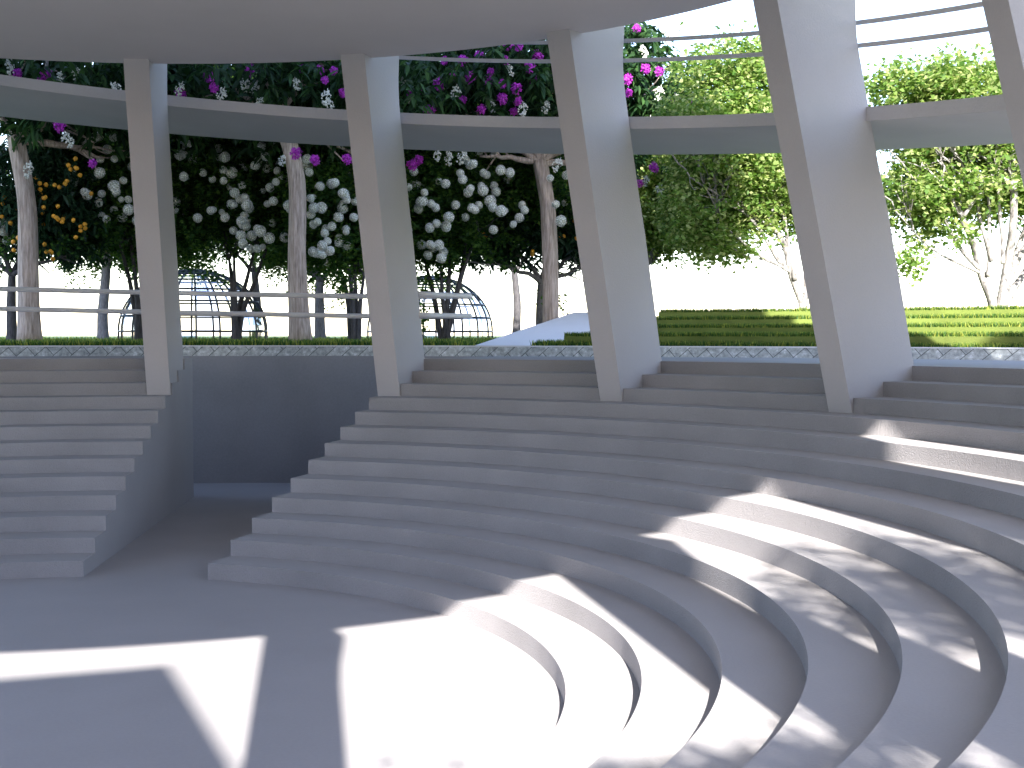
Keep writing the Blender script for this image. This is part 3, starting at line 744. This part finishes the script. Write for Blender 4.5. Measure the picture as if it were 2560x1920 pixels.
# sunlit trees on the terrace
ML = dict(leafm=L_MAPLE, barkm=B_MAPLE, z0=17.6, group='bright leaved terrace trees', L=.66, W=.46, rad=.66, per=18, sub=4, thin=.52)
leafy_tree('terrace_tree', [(2014, 800), (2012, 790), (2010, 778)], 22, 138, [(2060, 560, 2), (2040, 480, 1)],
           [ell(1900, 430, 141, 200, 110, 9), ell(1770, 520, 141, 130, 90, 6), ell(2010, 470, 142, 120, 80, 7), ell(1800, 330, 141, 180, 140, 8), ell(1820, 610, 138, 60, 45, 3), ell(1960, 250, 141, 190, 120, 8), ell(1800, 175, 141, 120, 75, 6), ell(1930, 130, 141, 100, 40, 5), ell(1880, 525, 141, 110, 70, 5), ell(1760, 600, 139, 90, 55, 4)], 1800,
           'bright leaved tree whose curved trunk rises behind the broad right pillar', 'tree', stems=[
           ([(2013, 800), (2010, 774), (2003, 745), (1982, 699), (1974, 670), (1967, 629), (1950, 589), (1929, 563)], 24, 13),
           ([(1976, 681), (1944, 661), (1912, 650), (1874, 621), (1834, 586), (1811, 566), (1790, 520)], 9, 5),
           ([(1967, 673), (1944, 650), (1924, 615), (1898, 569), (1860, 530)], 12, 7), ([(1987, 700), (1979, 653), (1967, 595), (1961, 540)], 13, 9), ([(1912, 650), (1863, 641), (1828, 618), (1790, 610)], 5, 3)], **ML)
leafy_tree('terrace_tree', [(2496, 800), (2495, 785), (2495, 768)], 44, 126, [(2590, 600, 2), (2620, 540, 1)],
           [ell(2410, 435, 130, 200, 110, 8), ell(2290, 500, 128, 90, 110, 6), ell(2590, 420, 130, 150, 150, 7), ell(2400, 300, 129, 230, 140, 8), ell(2310, 225, 129, 150, 80, 6), ell(2560, 240, 129, 170, 120, 7), ell(2290, 650, 126, 60, 50, 3), ell(2440, 165, 129, 110, 45, 5), ell(2400, 585, 124, 50, 22, 2)], 1550,
           'bright sunlit tree with several white limbs at the far right', 'tree', stems=[
           ([(2486, 800), (2484, 769), (2480, 746), (2461, 706), (2447, 665), (2438, 625), (2423, 581), (2406, 549)], 28, 15),
           ([(2504, 800), (2504, 769), (2510, 729), (2516, 682), (2525, 625), (2533, 567), (2535, 480)], 32, 18),
           ([(2449, 682), (2412, 665), (2366, 645), (2325, 619), (2290, 587)], 9, 4), ([(2449, 674), (2409, 633), (2389, 601), (2371, 567), (2350, 520)], 12, 7),
           ([(2470, 690), (2475, 642), (2461, 590), (2449, 546), (2440, 480)], 12, 8), ([(2478, 653), (2473, 590), (2473, 538), (2470, 470)], 10, 8),
           ([(2507, 659), (2507, 595), (2499, 538), (2496, 470)], 12, 8), ([(2530, 668), (2551, 601), (2570, 555), (2590, 480)], 14, 10)], **ML)
leafy_tree('terrace_tree', [(1590, 800), (1592, 740), (1610, 680)], 22, 165, [(1660, 600, 0), (1640, 560, 1), (1720, 560, 0), (1580, 560, 2), (1690, 500, 1)],
           [ell(1660, 480, 167, 150, 130, 9), ell(1760, 530, 167, 120, 80, 7), ell(1660, 590, 166, 110, 50, 5), ell(1700, 330, 169, 170, 120, 8)], 2200,
           'green leaved tree partly hidden by the pillar left of the shaded grass terraces', 'tree', **{**ML, 'thin': .35, 'barkm': B_GREY, 'z0': 13.95})

# ------------------------------------------------------------------ behind the viewpoint: what shades the arena floor
S2 = np.array([math.cos(SUN_AZ), math.sin(SUN_AZ)]); PP = np.array([-S2[1], S2[0]])     # towards the sun, and to its right
def back(o, wd, z): p = S2 * wd + PP * o; return (p[0], p[1], z)
mb = MB(); out = [(-45, 13.9), (25.0, 13.9), (15.1, 35.4), (10.8, 44.0), (-45, 36.4)]  # unseen slab, outline shaped to cast the dark wedge on the floor
k = len(out)
V = [back(o, 92, z + 26 * 0.6104 if z > 14 else z) for o, z in out] + [back(o, 95, z + 26 * 0.6104 if z > 14 else z) for o, z in out]
mb.add(V, [tuple(range(k)), tuple(range(k, 2 * k))[::-1]] + [(i, i + k, (i + 1) % k + k, (i + 1) % k) for i in range(k)])
tag(mb.build('shadow_slab', M_PILLAR), 'unseen sloping concrete slab added behind the viewpoint to shade the floor', 'shadow slab')

# park trees on the sunny side, behind the viewpoint: they dapple the steps
def shade_maker(o, wd, lobes, n, label):
    p = back(o, wd, 13.95); root = empty('park_tree', p, label, 'tree', 'park trees behind the viewpoint')
    mb = MB(); top = np.array(back(o, wd, 30.0)); base = np.array(p)
    tube(mb, bez(base, top, (0.8, 0.5, 0), 12), np.linspace(1.3, .8, 12), 12, True, .06)
    T = [np.array(back(a, wd + b, z)) for a, z, ro, rz, b in lobes]
    limbs(mb, top, .5, T, .1, 1.0, 7, 4, 5.0); mb.build('trunk', B_GREY, root, True)
    B2 = np.array([[PP[0], PP[1], 0], [S2[0], S2[1], 0], [0, 0, 1.0]]); C = []
    for a, z, ro, rz, b in lobes:
        m = int(n * ro * rz / 60); v = rng.normal(size=(m, 3)); v /= np.linalg.norm(v, axis=1)[:, None]
        C.append(np.array(back(a, wd + b, z)) + v * (rng.random(m) ** .4)[:, None] * np.array([ro, 5.0, rz]) @ B2)
    quads_mesh('crown', small_leaves(np.concatenate(C), 12, .6, .75, .5), L_GREEN, root, base)
shade_maker(31, 81, [(21.5, 38, 4.5, 4.5, 0), (25, 37, 7, 5, 0), (33, 38, 6, 4.5, 1), (29, 34, 9, 6, 2)], 340, 'park tree behind the viewpoint, nearer the added shading slab')
shade_maker(43, 80, [(41, 51, 4.6, 6, 0), (46, 47, 5, 6, 2), (41, 46, 3.5, 3, 1), (50, 41, 7, 7, 1)], 330, 'park tree behind the viewpoint, farther from the added shading slab')
shade_maker(83, 40, [(83, 59.5, 8, 5, 0), (75.8, 67, 4.6, 3.2, 0)], 700, 'unseen tree added behind the viewpoint to shade the right end of the parapet')  # added out of view to keep sun off the parapet's right end
